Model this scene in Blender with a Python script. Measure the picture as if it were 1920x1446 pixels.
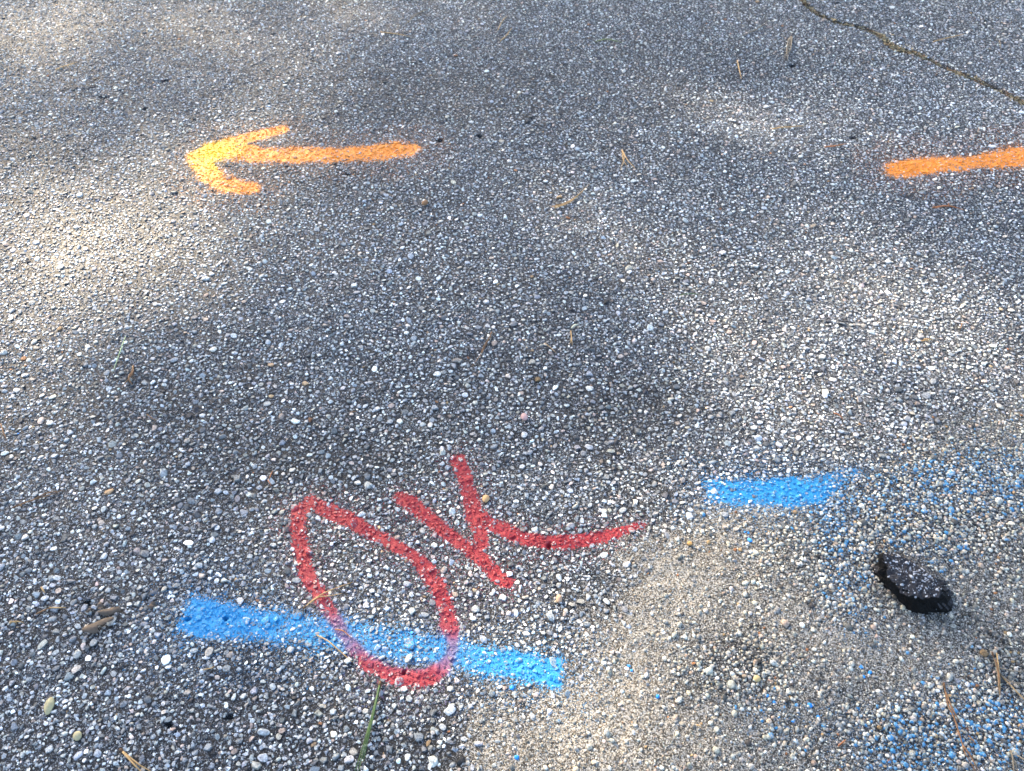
import bpy, math, random
import numpy as np

for o in list(bpy.data.objects):
    bpy.data.objects.remove(o)
SC = bpy.context.scene
COL = SC.collection
R = math.radians
random.seed(7)
RNG = np.random.default_rng(11)

# ---------------------------------------------------------------- camera
H, PITCH, HFOV = 1.2, R(48.0), R(65.0)          # eye height, tilt below the horizon, field of view
FPX = 960.0 / math.tan(HFOV / 2)
cam_data = bpy.data.cameras.new('camera')
cam = bpy.data.objects.new('camera', cam_data)
COL.objects.link(cam)
SC.camera = cam
cam.location = (0, 0, H)
cam.rotation_euler = (math.pi / 2 - PITCH, 0, 0)
cam_data.sensor_width = 9.8
cam_data.angle = HFOV
cam_data.clip_start = 0.05
cam_data.clip_end = 500
cam_data.dof.use_dof = True
cam_data.dof.focus_distance = 1.42
cam_data.dof.aperture_fstop = 2.0

# ---------------------------------------------------------------- sky, sun, exposure
SUN_EL, SUN_AZ = R(24.0), R(-38.0)              # azimuth from +Y, negative towards -X (far left)
world = bpy.data.worlds.new('World')
SC.world = world
world.use_nodes = True
wn, wl = world.node_tree.nodes, world.node_tree.links
wn.clear()
sky = wn.new('ShaderNodeTexSky')
sky.sky_type = 'NISHITA'
sky.sun_disc = False
sky.sun_elevation = SUN_EL
sky.sun_rotation = SUN_AZ
sky.air_density = 1.0
sky.dust_density = 2.4
sky.ozone_density = 1.0
bg = wn.new('ShaderNodeBackground')
bg.inputs['Strength'].default_value = 0.12
wo = wn.new('ShaderNodeOutputWorld')
wl.new(sky.outputs[0], bg.inputs['Color'])
wl.new(bg.outputs[0], wo.inputs['Surface'])

SUNV = np.array([math.sin(SUN_AZ) * math.cos(SUN_EL), math.cos(SUN_AZ) * math.cos(SUN_EL), math.sin(SUN_EL)])
sun_data = bpy.data.lights.new('sun', 'SUN')
sun_data.energy = 4.8
sun_data.angle = R(0.55)
sun_data.color = (1.0, 0.80, 0.54)
sun = bpy.data.objects.new('sun', sun_data)
COL.objects.link(sun)
sun.location = (-10, 14, 12)
from mathutils import Vector
sun.rotation_euler = Vector(SUNV).to_track_quat('Z', 'Y').to_euler()

SC.view_settings.view_transform = 'Standard'
SC.view_settings.look = 'None'
SC.view_settings.exposure = 2.2
SC.view_settings.gamma = 1.0
SC.cycles.max_bounces = 5
SC.cycles.diffuse_bounces = 3
SC.cycles.glossy_bounces = 2

# ---------------------------------------------------------------- helpers
def at(px, py):
    """Photograph pixel (1920 x 1446) -> the point on the road under it."""
    cx, cy = (px - 960.0) / FPX, (723.0 - py) / FPX
    d = np.array([cx, math.cos(PITCH) + cy * math.sin(PITCH), -math.sin(PITCH) + cy * math.cos(PITCH)])
    t = -H / d[2]
    return np.array([d[0] * t, d[1] * t])

def pxsize(px, py):
    """metres of road per pixel, across the picture and up the picture"""
    a = at(px, py)
    return np.linalg.norm(at(px + 1, py) - a), np.linalg.norm(at(px, py - 1) - a)

_T = RNG.random((256, 256))
def vnoise(x, y, scale, seed=0):
    """smooth value noise in 0..1, one lattice cell = scale metres"""
    u, v = x / scale + seed * 17.31 + 1000, y / scale + seed * 7.77 + 1000
    i, j = np.floor(u).astype(np.int64), np.floor(v).astype(np.int64)
    fu, fv = u - i, v - j
    fu, fv = fu * fu * (3 - 2 * fu), fv * fv * (3 - 2 * fv)
    g = lambda a, b: _T[a & 255, b & 255]
    return (g(i, j) * (1 - fu) + g(i + 1, j) * fu) * (1 - fv) + (g(i, j + 1) * (1 - fu) + g(i + 1, j + 1) * fu) * fv

def fnoise(x, y, scale, seed=0, octs=3):
    r, a, s = 0, 1.0, 0
    for k in range(octs):
        r = r + a * vnoise(x, y, scale / 2 ** k, seed + k * 3)
        s += a
        a *= 0.5
    return r / s

def sstep(a, b, x):
    t = np.clip((x - a) / (b - a), 0, 1)
    return t * t * (3 - 2 * t)

def blobs(x, y, lst):
    """sum of soft elliptical blobs, each (px, py, rx, ry, weight) given where it lies in the photograph"""
    r = np.zeros_like(x)
    for (px, py, rx, ry, w) in lst:
        c = at(px, py)
        sx, sy = pxsize(px, py)
        q = ((x - c[0]) / (rx * sx)) ** 2 + ((y - c[1]) / (ry * sy)) ** 2
        r += w * np.exp(-q)
    return r

def poly_dist(x, y, pts):
    """distance to a polyline and, at the nearest place, the values carried by its points (columns 2..)"""
    best = np.full(x.shape, 1e9)
    val = np.zeros(x.shape + (pts.shape[1] - 2,))
    for a, b in zip(pts[:-1], pts[1:]):
        d = b[:2] - a[:2]
        L = max(d @ d, 1e-12)
        t = np.clip(((x - a[0]) * d[0] + (y - a[1]) * d[1]) / L, 0, 1)
        q = np.hypot(x - a[0] - t * d[0], y - a[1] - t * d[1])
        m = q < best
        best[m] = q[m]
        tv = t[m][:, None]
        val[m] = a[2:] * (1 - tv) + b[2:] * tv
    return best, val

def smooth_line(pts, n=6):
    """Catmull-Rom through the points"""
    p = np.array(pts, float)
    p = np.vstack([2 * p[0] - p[1], p, 2 * p[-1] - p[-2]])
    out = []
    for i in range(1, len(p) - 2):
        for k in range(n):
            t = k / n
            out.append(0.5 * (2 * p[i] + (p[i + 1] - p[i - 1]) * t + (2 * p[i - 1] - 5 * p[i] + 4 * p[i + 1] - p[i + 2]) * t * t
                              + (3 * p[i] - p[i - 1] - 3 * p[i + 1] + p[i + 2]) * t ** 3))
    out.append(p[-2])
    return np.array(out)

# ---------------------------------------------------------------- what lies where on the road
# sandy patch at the lower right
SAND_PX = [(830, 1500), (890, 1400), (960, 1335), (1050, 1310), (1110, 1240), (1135, 1150), (1175, 1070), (1225, 990), (1300, 955),
           (1400, 950), (1545, 930), (1620, 870), (1700, 815), (1800, 785), (1920, 750), (2100, 705), (2500, 600), (3200, 900), (3200, 2400), (600, 2400)]
SAND = np.array([at(*p) if p[1] < 2000 else at(p[0], 2000) for p in SAND_PX])

def sand_amount(x, y):
    inside = np.zeros(x.shape, bool)
    n = len(SAND)
    for i in range(n):
        (x0, y0), (x1, y1) = SAND[i], SAND[(i + 1) % n]
        c = ((y0 > y) != (y1 > y)) & (x < (x1 - x0) * (y - y0) / (y1 - y0 + 1e-12) + x0)
        inside ^= c
    d, _ = poly_dist(x, y, np.hstack([SAND, np.zeros((n, 1))]))
    s = np.where(inside, d, -d)
    s = s + (fnoise(x, y, 0.07, 5) - 0.5) * 0.10
    return sstep(-0.06, 0.065, s + (fnoise(x, y, .016, 6) - .5) * .06)

PEBBLY = [(1800, 900, 300, 110, 1.0), (1600, 1000, 90, 130, .8), (1800, 1020, 150, 80, .6), (1400, 1230, 90, 70, .8), (1330, 1270, 110, 60, .6),
          (1740, 1390, 200, 90, 1.1), (1880, 1280, 90, 130, .8), (1450, 1010, 110, 60, .5), (1560, 1120, 60, 60, .6), (1300, 1020, 60, 50, .35)]

CRACK = smooth_line([np.append(at(px, py), w) for px, py, w in
                     [(1400, -90, 1), (1470, -28, 1), (1497, -5, 1), (1522, 20, 1), (1560, 38, 1.3), (1610, 50, 1.2), (1645, 62, 1.1), (1675, 86, 1.4), (1700, 96, 1.5), (1722, 101, 1.2),
                      (1755, 118, .8), (1790, 132, 1.1), (1830, 148, 1.2), (1875, 168, .9), (1920, 190, .8), (2050, 250, .8), (2300, 350, .8)]])

_w = np.arange(len(CRACK)) * .37
CRACK[:, 1] += .010 * (vnoise(_w, _w * 0, 1.3, 5) - .5) + .006 * (vnoise(_w, _w * 0, .5, 6) - .5)
CRACK[:, 0] += .010 * (vnoise(_w, _w * 0, 1.1, 7) - .5)

PITS = [(352, 1160, 7, 5), (422, 1159, 6, 5), (1030, 1022, 6, 7), (758, 1262, 6, 6), (618, 1196, 6, 5), (165, 1131, 10, 7), (825, 263, 8, 4), (900, 255, 7, 4), (272, 205, 7, 3), (310, 152, 8, 3), (195, 183, 12, 3), (315, 1360, 8, 6), (430, 1345, 9, 6), (1485, 125, 8, 3), (650, 326, 9, 3), (1600, 258, 8, 3)]

# spray strokes: pixel x, pixel y, half width in pixels (measured across the picture), strength
MARKS = {
    'orange_arrow': [
        [(362, 290, 10, .9), (395, 285, 20, 1.2), (440, 284, 20, 1.1), (500, 290, 19, 1.0), (560, 289, 19, .95), (650, 286, 20, .9), (715, 283, 21, 1.0), (745, 280, 22, 1.1), (762, 279, 20, 1.0)],
        [(358, 291, 8, .9), (400, 275, 16, 1.1), (440, 264, 15, 1.0), (485, 252, 14, 1.0), (528, 241, 11, .95)],
        [(360, 290, 9, .8), (378, 306, 16, 1.0), (392, 325, 16, .95), (415, 340, 17, .95), (440, 349, 19, 1.05), (468, 352, 17, 1.0)]],
    'orange_line': [[(1682, 319, 18, 1.0), (1708, 313, 22, 1.15), (1745, 309, 20, 1.0), (1800, 306, 18, .85), (1850, 300, 20, .9), (1920, 296, 26, 1.0), (2000, 292, 26, 1.0), (2080, 286, 24, .9)]],
    'red_loop': [
        [(580, 940, 12, 1.0), (562, 960, 14, 1.0), (558, 990, 13, 1.0), (563, 1030, 13, 1.05), (577, 1075, 13, 1.05), (598, 1115, 14, .9), (620, 1150, 14, .8), (642, 1185, 12, .55), (668, 1222, 14, .75), (700, 1250, 15, .95),
         (745, 1270, 16, 1.05), (790, 1274, 16, 1.05), (825, 1258, 14, 1.0), (842, 1235, 12, .65), (847, 1205, 13, .7), (844, 1180, 15, 1.1), (832, 1130, 14, 1.05), (808, 1080, 14, 1.05), (770, 1040, 13, 1.0), (720, 1010, 13, 1.0),
         (665, 980, 13, 1.05), (620, 958, 13, 1.05), (592, 945, 10, .8)]],
    'red_kay': [
        [(748, 930, 10, .95), (775, 947, 14, 1.05), (815, 978, 14, 1.05), (860, 1015, 14, 1.1), (905, 1050, 15, 1.1), (948, 1092, 14, 1.0)],
        [(858, 858, 11, 1.0), (867, 885, 13, 1.05), (878, 920, 13, 1.05), (890, 965, 16, 1.15), (900, 1000, 14, 1.05), (904, 1022, 12, .9)],
        [(892, 962, 12, 1.0), (925, 983, 15, 1.05), (970, 1003, 15, 1.05), (1020, 1014, 14, 1.05), (1070, 1015, 14, 1.1), (1120, 1007, 13, 1.0), (1165, 995, 11, .85), (1205, 983, 8, .5)]],
    'blue_line_long': [[(352, 1153, 33, .95), (385, 1158, 34, 1.2), (430, 1163, 36, 1.0), (500, 1172, 36, .70), (580, 1184, 36, .58), (660, 1196, 38, .54), (730, 1206, 38, .54), (800, 1215, 36, .54), (870, 1228, 32, .62),
                        (930, 1243, 30, .85), (1000, 1254, 32, 1.0), (1046, 1261, 30, .95)]],
    'blue_line_short': [[(1328, 920, 26, .62), (1370, 921, 27, .8), (1420, 922, 28, .85), (1480, 923, 29, 1.1), (1525, 920, 28, 1.0), (1555, 902, 20, .6), (1590, 886, 14, .42), (1610, 878, 10, .3)]],
}
RED, BLUE, ORANGE, YELLOW = np.array([.36, .016, .028]), np.array([.012, .28, .60]), np.array([.92, .29, .02]), np.array([.98, .60, .015])
MARK_COL = {'orange_arrow': ORANGE, 'orange_line': ORANGE, 'red_loop': RED, 'red_kay': RED, 'blue_line_long': BLUE, 'blue_line_short': BLUE}
MARK_NAMES = ['orange_arrow', 'orange_line', 'red_loop', 'red_kay', 'blue_line_long', 'blue_line_short']
STROKES = {}
for k, lst in MARKS.items():
    STROKES[k] = []
    for st in lst:
        g = []
        for px, py, hw, s in st:
            sx, sy = pxsize(px, py)
            g.append(np.array([*at(px, py), hw * math.sqrt(sx * sy), s]))
        STROKES[k].append(smooth_line(g, 5))

BLUE_MIST = [(1760, 900, 170, 45, .75), (1880, 880, 80, 60, .5), (1640, 930, 90, 40, .5), (1565, 1000, 35, 70, .75), (1585, 1110, 40, 55, .8), (1740, 1030, 70, 45, .6), (1720, 1385, 120, 60, .75), (1850, 1340, 90, 80, .6),
             (1690, 1420, 90, 40, .5), (1455, 1350, 70, 40, .4), (1900, 1420, 60, 60, .4), (1395, 945, 80, 30, .45), (1550, 950, 50, 40, .6), (1620, 1170, 60, 50, .25)]
BLUE_CHIPS = [(776, 1190, 7), (1183, 1253, 5), (1402, 1001, 7), (1620, 1268, 7), (40, 807, 8), (1438, 1308, 6), (1528, 1345, 7), (820, 1196, 4)]

def paint_at(x, y, rnd):
    """coverage of each mark at these points; rnd (0..1) lets single stones take less paint"""
    cov = np.zeros((len(MARK_NAMES), len(x)))
    for k, name in enumerate(MARK_NAMES):
        for st in STROKES[name]:
            m = (x > st[:, 0].min() - .16) & (x < st[:, 0].max() + .16) & (y > st[:, 1].min() - .16) & (y < st[:, 1].max() + .16)
            if not m.any():
                continue
            xs, ys = x[m], y[m]
            d, v = poly_dist(xs, ys, st)
            w, s = v[:, 0].copy(), v[:, 1]
            if name.startswith('blue'):         # square ends, the can held still and swept sideways
                for e, f_ in ((st[0], st[3]), (st[-1], st[-4])):
                    u = (e[:2] - f_[:2]) / np.linalg.norm(e[:2] - f_[:2])
                    al = (xs - e[0]) * u[0] + (ys - e[1]) * u[1]
                    pe = np.abs((xs - e[0]) * u[1] - (ys - e[1]) * u[0])
                    o = (al > -.2 * w) & (pe < 3 * w) & (np.hypot(xs - e[0], ys - e[1]) < 4 * w)
                    d = np.where(o, np.maximum(pe, al * 1.0 + e[2] * .75), d)
            w *= .78 + .44 * fnoise(xs, ys, .06, 81 + k)
            d = d + (fnoise(xs, ys, .018, 9 + k) - .5) * w * .55
            blue = name.startswith('blue')
            core = 1 - sstep(.36 if blue else .42, 1.5 if blue else 1.42, d / w)
            mist = (.34 if blue else .26) * np.exp(-np.maximum(d - w, 0) / (.42 * w))
            c = np.maximum(np.maximum(core, mist), .11 * np.exp(-np.maximum(d - w, 0) / (1.3 * w))) * s * (.56 + .72 * fnoise(xs, ys, .012, 31 + k))
            cov[k, m] = np.maximum(cov[k, m], c)
    return np.clip(cov * rnd, 0, 1.15)

# ---------------------------------------------------------------- collecting the road's surface
class Soup:
    def __init__(self):
        self.v, self.f, self.col, self.stone, self.rnd, self.sm, self.tint, self.n = [], [], [], [], [], [], [], 0
    def add(self, v, f, col, stone, rnd, smooth, tint=None):
        self.v.append(v.astype(np.float32)); self.f.append((f + self.n).astype(np.int32)); self.n += len(v)
        self.col.append(np.broadcast_to(col, (len(v), 3)).astype(np.float32))
        self.stone.append(np.broadcast_to(stone, (len(v),)).astype(np.float32))
        self.rnd.append(np.broadcast_to(rnd, (len(v),)).astype(np.float32))
        self.sm.append(np.full(len(f), smooth, bool))
        self.tint.append(np.zeros(len(v), np.float32) if tint is None else np.broadcast_to(tint, (len(v),)).astype(np.float32))
    def get(self):
        return [np.concatenate(a) for a in (self.v, self.f, self.col, self.stone, self.rnd, self.sm, self.tint)]
SOUP = Soup()

def near(x, y, m=0.0):
    """inside the stretch of road modelled stone by stone"""
    half = 0.62 + 0.46 * np.clip(y, 0, 4) + m
    half = 0.50 + 0.66 * np.clip(y, 0, 9) * 0.9 + 0.05 + m
    return (np.abs(x) < np.maximum(half, 1.05)) & (y > 0.08 - m) & (y < 3.55 + m)

def road_z(x, y):
    z = (fnoise(x, y, .6, 2, 2) - .5) * .012 + (fnoise(x, y, .05, 3, 2) - .5) * .0032
    return z

def base_height(x, y):
    z = road_z(x, y) + (fnoise(x, y, .011, 4, 2) - .5) * .0022
    d, v = poly_dist(x, y, CRACK)
    w = .010 * v[:, 0] * (.5 + 1.1 * fnoise(x, y, .03, 77))
    z -= .014 * (1 - sstep(.5, 1.3, d / w))
    for px, py, rx, ry in PITS:
        c = at(px, py); sx, sy = pxsize(px, py)
        q = (((x - c[0]) / (rx * sx * .8)) ** 2 + ((y - c[1]) / (ry * sy * .8)) ** 2) * (.45 + 1.3 * fnoise(x, y, .007, 71, 2))
        z -= .009 * np.exp(-q * q)
    return z

def pit_amount(x, y):
    r = np.zeros_like(x)
    for px, py, rx, ry in PITS:
        c = at(px, py); sx, sy = pxsize(px, py)
        q = (((x - c[0]) / (rx * sx * .85)) ** 2 + ((y - c[1]) / (ry * sy * .85)) ** 2) * (.45 + 1.3 * fnoise(x, y, .007, 71, 2))
        r = np.maximum(r, np.exp(-q * q))
    return r

STAINS_AND_SHADE = [(1170, 755, 190, 75, .5), (900, 150, 280, 80, .4), (560, 865, 250, 75, .45), (280, 770, 230, 60, .3), (60, 285, 110, 30, .35), (1040, 560, 160, 50, .15), (420, 1320, 160, 60, .15),  # tar-rich stains, with shaded stretches of road painted in as darker colour
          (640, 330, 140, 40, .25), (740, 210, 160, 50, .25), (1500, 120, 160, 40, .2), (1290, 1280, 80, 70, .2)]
DUST_AND_SUN = [(1425, 235, 110, 34, .8), (1860, 205, 170, 40, .35), (60, 620, 120, 130, .3), (160, 440, 240, 110, .4), (1640, 600, 340, 180, .6), (1180, 400, 240, 90, .3), (1450, 800, 190, 90, .3), (120, 20, 220, 45, .3), (1000, 920, 140, 60, .4)]  # dusty ground, with sunlit patches painted in as paler colour
def soil_and_light(x, y):  # dirt film times the painted-in shade and sunlight
    return np.clip((.78 + .44 * (fnoise(x, y, .42, 51) * .5 + fnoise(x, y, .09, 52) * .5)) * (1 - .75 * np.clip(blobs(x, y, STAINS_AND_SHADE), 0, .8)) * (1 + .45 * np.clip(blobs(x, y, DUST_AND_SUN), 0, 1)), .25, 1.5)

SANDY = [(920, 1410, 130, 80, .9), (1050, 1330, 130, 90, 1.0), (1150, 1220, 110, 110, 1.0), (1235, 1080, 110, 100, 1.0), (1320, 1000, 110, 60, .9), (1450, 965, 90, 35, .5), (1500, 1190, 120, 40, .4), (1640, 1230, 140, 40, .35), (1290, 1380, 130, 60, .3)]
def binder_colour(x, y):
    s = sand_amount(x, y)
    peb = np.clip(blobs(x, y, PEBBLY) + (fnoise(x, y, .09, 8) - .5) * .5, 0, 1)
    dust = fnoise(x, y, .35, 21) * .6 + fnoise(x, y, .05, 22) * .4
    a = (np.array([.022, .024, .028])[None] * (.5 + 1.0 * dust[:, None]) + np.array([.034, .033, .031])[None] * np.clip(blobs(x, y, DUST_AND_SUN), 0, 1)[:, None] * .8) * soil_and_light(x, y)[:, None]
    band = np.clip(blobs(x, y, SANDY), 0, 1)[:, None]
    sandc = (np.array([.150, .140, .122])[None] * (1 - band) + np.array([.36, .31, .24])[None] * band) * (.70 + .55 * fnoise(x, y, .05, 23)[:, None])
    sandc = sandc * (1 - peb[:, None]) + np.array([.034, .034, .034])[None] * peb[:, None]
    c = a * (1 - s[:, None]) + sandc * s[:, None]
    d, v = poly_dist(x, y, CRACK)
    k = 1 - sstep(.6, 1.6, d / (.010 * v[:, 0]))
    c = c * (1 - k[:, None]) + np.array([.075, .060, .038])[None] * k[:, None]
    p = pit_amount(x, y)[:, None]
    return c * (1 - p) + np.array([.006, .006, .006])[None] * p

# base sheet, finer towards the camera
ys = [0.02]
while ys[-1] < 3.6:
    ys.append(ys[-1] + 0.0014 + 0.0011 * ys[-1])
ys = np.array(ys)
xs = np.arange(-2.72, 2.7201, 0.0034)
GX, GY = np.meshgrid(xs, ys)
gx, gy = GX.ravel(), GY.ravel()
nx, ny = len(xs), len(ys)
ids = np.arange(nx * ny).reshape(ny, nx)
q = np.stack([ids[:-1, :-1], ids[:-1, 1:], ids[1:, 1:], ids[1:, :-1]], -1).reshape(-1, 4)
ctr = q[:, [0, 2]]
keep = near((gx[q[:, 0]] + gx[q[:, 2]]) / 2, (gy[q[:, 0]] + gy[q[:, 2]]) / 2, .03)
q = q[keep]
used = np.unique(q)
remap = np.full(nx * ny, -1); remap[used] = np.arange(len(used))
q = remap[q]
bx, by = gx[used], gy[used]
bz = base_height(bx, by)
alt = (np.arange(len(q)) & 1).astype(bool)
tri = np.concatenate([q[:, [0, 1, 2]], q[:, [0, 2, 3]]])
SOUP.add(np.stack([bx, by, bz], 1), tri, binder_colour(bx, by), 0.0, 1.0, True)

# the road beyond, out to the horizon: rings of growing squares just under the near sheet
def far_sheet():
    e = np.array([-120, -60, -30, -16, -9, -6, -4, -3, -2, -1, 0, 1, 2, 3, 4, 6, 9, 16, 30, 60, 120.])
    X, Y = np.meshgrid(e, e + 1.5)
    v = np.stack([X.ravel(), Y.ravel(), np.full(X.size, -.012)], 1)
    n = len(e)
    i = np.arange(n * n).reshape(n, n)
    qq = np.stack([i[:-1, :-1], i[:-1, 1:], i[1:, 1:], i[1:, :-1]], -1).reshape(-1, 4)
    f = np.concatenate([qq[:, [0, 1, 2]], qq[:, [0, 2, 3]]])
    SOUP.add(v, f, np.array([.10, .105, .11]), 2.0, 1.0, True)
far_sheet()

# ---- stones
def icosphere(sub):
    import bmesh
    bm = bmesh.new()
    bmesh.ops.create_icosphere(bm, subdivisions=sub, radius=1.0)
    v = np.array([w.co[:] for w in bm.verts]); f = np.array([[w.index for w in g.verts] for g in bm.faces])
    bm.free()
    return v, f

def crushed(sub, rng, nplanes=8):
    """an angular crushed stone: a ball cut by random planes, worn flat on top, underside left off"""
    v, f = icosphere(sub)
    n = rng.normal(size=(nplanes, 3)); n /= np.linalg.norm(n, axis=1)[:, None]
    p = rng.uniform(.50, .84, nplanes)
    n = np.vstack([n, [rng.normal() * .12, rng.normal() * .12, 1]]); n[-1] /= np.linalg.norm(n[-1])
    p = np.append(p, rng.uniform(.5, .7))
    dd = v @ n.T
    rad = np.where(dd > .05, p[None] / np.maximum(dd, .05), 9).min(1)
    v = v * np.minimum(rad, 1.0)[:, None]
    v[:, :2] *= np.array([1.0, rng.uniform(.58, .95)])
    f = f[(v[f][:, :, 2].mean(1) > -.28)]
    u = np.unique(f); rm = np.full(len(v), -1); rm[u] = np.arange(len(u))
    return v[u], rm[f]

def pebble_shape(rng):
    m = 7
    a = np.arange(m) * 2 * math.pi / m + rng.uniform(0, 1)
    r1 = 1 + rng.normal(size=m) * .08
    e = rng.uniform(.68, 1.0)
    rings = [(.55, .62), (.9, .36), (1.0, -.1)]
    v = [[0, 0, .72]]
    for rr, z in rings:
        for k in range(m):
            v.append([rr * r1[k] * math.cos(a[k]), rr * r1[k] * math.sin(a[k]) * e, z])
    f = []
    for k in range(m):
        k2 = (k + 1) % m
        f.append([0, 1 + k, 1 + k2])
        for r in range(2):
            b0, b1 = 1 + r * m, 1 + (r + 1) * m
            f += [[b0 + k, b1 + k, b1 + k2], [b0 + k, b1 + k2, b0 + k2]]
    return np.array(v, float), np.array(f)

def grain_shape(rng):
    m = 5
    a = np.sort(rng.uniform(0, 2 * math.pi, m) * .35 + np.arange(m) * 2 * math.pi / m * .95)
    r = rng.uniform(.75, 1.1, m)
    v = [[rng.normal() * .22, rng.normal() * .22, rng.uniform(.55, .8)]]
    v += [[r[k] * math.cos(a[k]), r[k] * math.sin(a[k]) * rng.uniform(.7, 1), rng.uniform(-.15, .25)] for k in range(m)]
    f = [[0, 1 + k, 1 + (k + 1) % m] for k in range(m)]
    return np.array(v, float), np.array(f)

def chunk_shape(rng, m=6):
    a = np.sort(rng.uniform(0, 1, m) * .9 + np.arange(m)) * 2 * math.pi / m
    r = rng.uniform(.72, 1.0, m); e = rng.uniform(.6, 1.0)
    v = [[0, 0, .66]]
    v += [[.72 * r[k] * math.cos(a[k]), .72 * r[k] * math.sin(a[k]) * e, .58 + rng.normal() * .07] for k in range(m)]
    v += [[r[k] * math.cos(a[k]), r[k] * math.sin(a[k]) * e, -.12] for k in range(m)]
    f = []
    for k in range(m):
        k2 = (k + 1) % m
        f += [[0, 1 + k, 1 + k2], [1 + k, 1 + m + k, 1 + m + k2], [1 + k, 1 + m + k2, 1 + k2]]
    return np.array(v, float), np.array(f)

trng = np.random.default_rng(5)
T_MED = [chunk_shape(trng, (4, 5, 6, 6)[k % 4]) for k in range(32)]
T_FINE = [crushed(2, trng) for _ in range(26)]
T_COARSE = [crushed(1, trng, 7) for _ in range(22)]
T_PEB = [pebble_shape(trng) for _ in range(14)]
T_GRAIN = [grain_shape(trng) for _ in range(20)]

def instance(templates, x, y, z, size, hscale, col, stone, rnd, smooth, tint=None, tilt=.16):
    n = len(x)
    if n == 0:
        return
    which = RNG.integers(0, len(templates), n)
    ang = RNG.uniform(0, 2 * math.pi, n)
    tx, ty = RNG.normal(size=n) * tilt, RNG.normal(size=n) * tilt
    for k, (tv, tf) in enumerate(templates):
        m = np.where(which == k)[0]
        if len(m) == 0:
            continue
        c, s = np.cos(ang[m]), np.sin(ang[m])
        v = tv[None] * size[m][:, None, None] * np.array([1, 1, 1.0])
        vx = v[..., 0] * c[:, None] - v[..., 1] * s[:, None]
        vy = v[..., 0] * s[:, None] + v[..., 1] * c[:, None]
        vz = v[..., 2] * hscale[m][:, None] + vx * tx[m][:, None] + vy * ty[m][:, None]
        V = np.stack([vx + x[m][:, None], vy + y[m][:, None], vz + z[m][:, None]], -1)
        nv = len(tv)
        F = tf[None] + (np.arange(len(m)) * nv)[:, None, None]
        rep = lambda a: np.repeat(a[m], nv, 0)
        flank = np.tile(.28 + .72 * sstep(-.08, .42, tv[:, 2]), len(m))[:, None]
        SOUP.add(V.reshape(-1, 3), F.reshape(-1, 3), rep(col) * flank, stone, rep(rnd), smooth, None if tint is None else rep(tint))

def jitter_grid(cell, jit=.95):
    a = np.arange(-2.6, 2.6, cell); b = np.arange(.05, 3.6, cell)
    X, Y = np.meshgrid(a, b)
    X = X + (np.arange(X.shape[0]) % 2)[:, None] * cell / 2
    X = X.ravel() + (RNG.random(X.size) - .5) * cell * jit
    Y = Y.ravel() + (RNG.random(Y.size) - .5) * cell * jit
    m = near(X, Y)
    return X[m], Y[m]

PAL = np.array([[.36, .38, .39], [.29, .31, .33], [.44, .45, .44], [.21, .225, .24], [.13, .14, .15], [.40, .385, .345], [.50, .50, .48], [.36, .30, .265], [.42, .35, .31], [.30, .21, .12], [.25, .12, .06], [.055, .055, .06]])
P_ROAD = np.array([.21, .20, .13, .14, .07, .09, .06, .04, .03, .004, .0015, .02])
P_SAND = np.array([.17, .13, .15, .09, .09, .14, .11, .05, .04, .014, .006, .04])
def stone_colours(n, probs, spread=.34):
    warm = np.array([1.06, 1.0, .88]) if probs is P_SAND else 1.0
    c = warm * PAL[RNG.choice(len(PAL), n, p=probs / probs.sum())] * 1.12
    return c * np.exp(RNG.normal(size=n) * spread)[:, None] * (1 + RNG.normal(size=(n, 3)) * .02)

LUMP_C = at(1712, 1095)
def free(x, y):
    """not in the crack, in a pit or under the lump"""
    d, v = poly_dist(x, y, CRACK)
    return (d > .0085 * v[:, 0]) & (pit_amount(x, y) < .35) & (np.hypot(x - LUMP_C[0], y - LUMP_C[1]) > .035)

def chips(x, y, tint, rad=0.005):
    for px, py, r in BLUE_CHIPS:
        c = at(px, py)
        i = np.argmin((x - c[0]) ** 2 + (y - c[1]) ** 2)
        tint[i] = 1.3
    return tint

# large stones
x1, y1 = jitter_grid(.0172)
wear = fnoise(x1, y1, .28, 41)
m = (RNG.random(len(x1)) < .62 + .5 * (wear - .5)) & (RNG.random(len(x1)) > sand_amount(x1, y1) * 1.02) & free(x1, y1)
x1, y1 = x1[m], y1[m]
r1 = np.clip(RNG.lognormal(math.log(.0059), .28, len(x1)), .0036, .0115)
c1 = stone_colours(len(x1), P_ROAD) * soil_and_light(x1, y1)[:, None] ** .6
z1 = base_height(x1, y1) + r1 * .02
hs = RNG.uniform(.30, .55, len(x1))
rn = RNG.uniform(.30, 1.0, len(x1)) ** 0.8
nearm = y1 < 1.55
half = RNG.random(len(x1)) < .5
for mm, T in ((nearm & half, T_FINE), (~nearm & half, T_COARSE), (~half, T_MED)):
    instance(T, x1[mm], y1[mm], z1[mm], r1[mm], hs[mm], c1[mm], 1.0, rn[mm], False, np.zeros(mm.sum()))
# occupancy so that smaller stones keep clear of the larger ones
OC = .004
occ = np.zeros((1400, 1000), bool)
for dx in (-1, -.5, 0, .5, 1):
    for dy in (-1, -.5, 0, .5, 1):
        if dx * dx + dy * dy > 1.3: continue
        i = ((x1 + dx * r1 * .8 + 2.8) / OC).astype(int); j = ((y1 + dy * r1 * .8) / OC).astype(int)
        occ[np.clip(i, 0, 1399), np.clip(j, 0, 999)] = True
def clear(x, y):
    return ~occ[np.clip(((x + 2.8) / OC).astype(int), 0, 1399), np.clip((y / OC).astype(int), 0, 999)]

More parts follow.
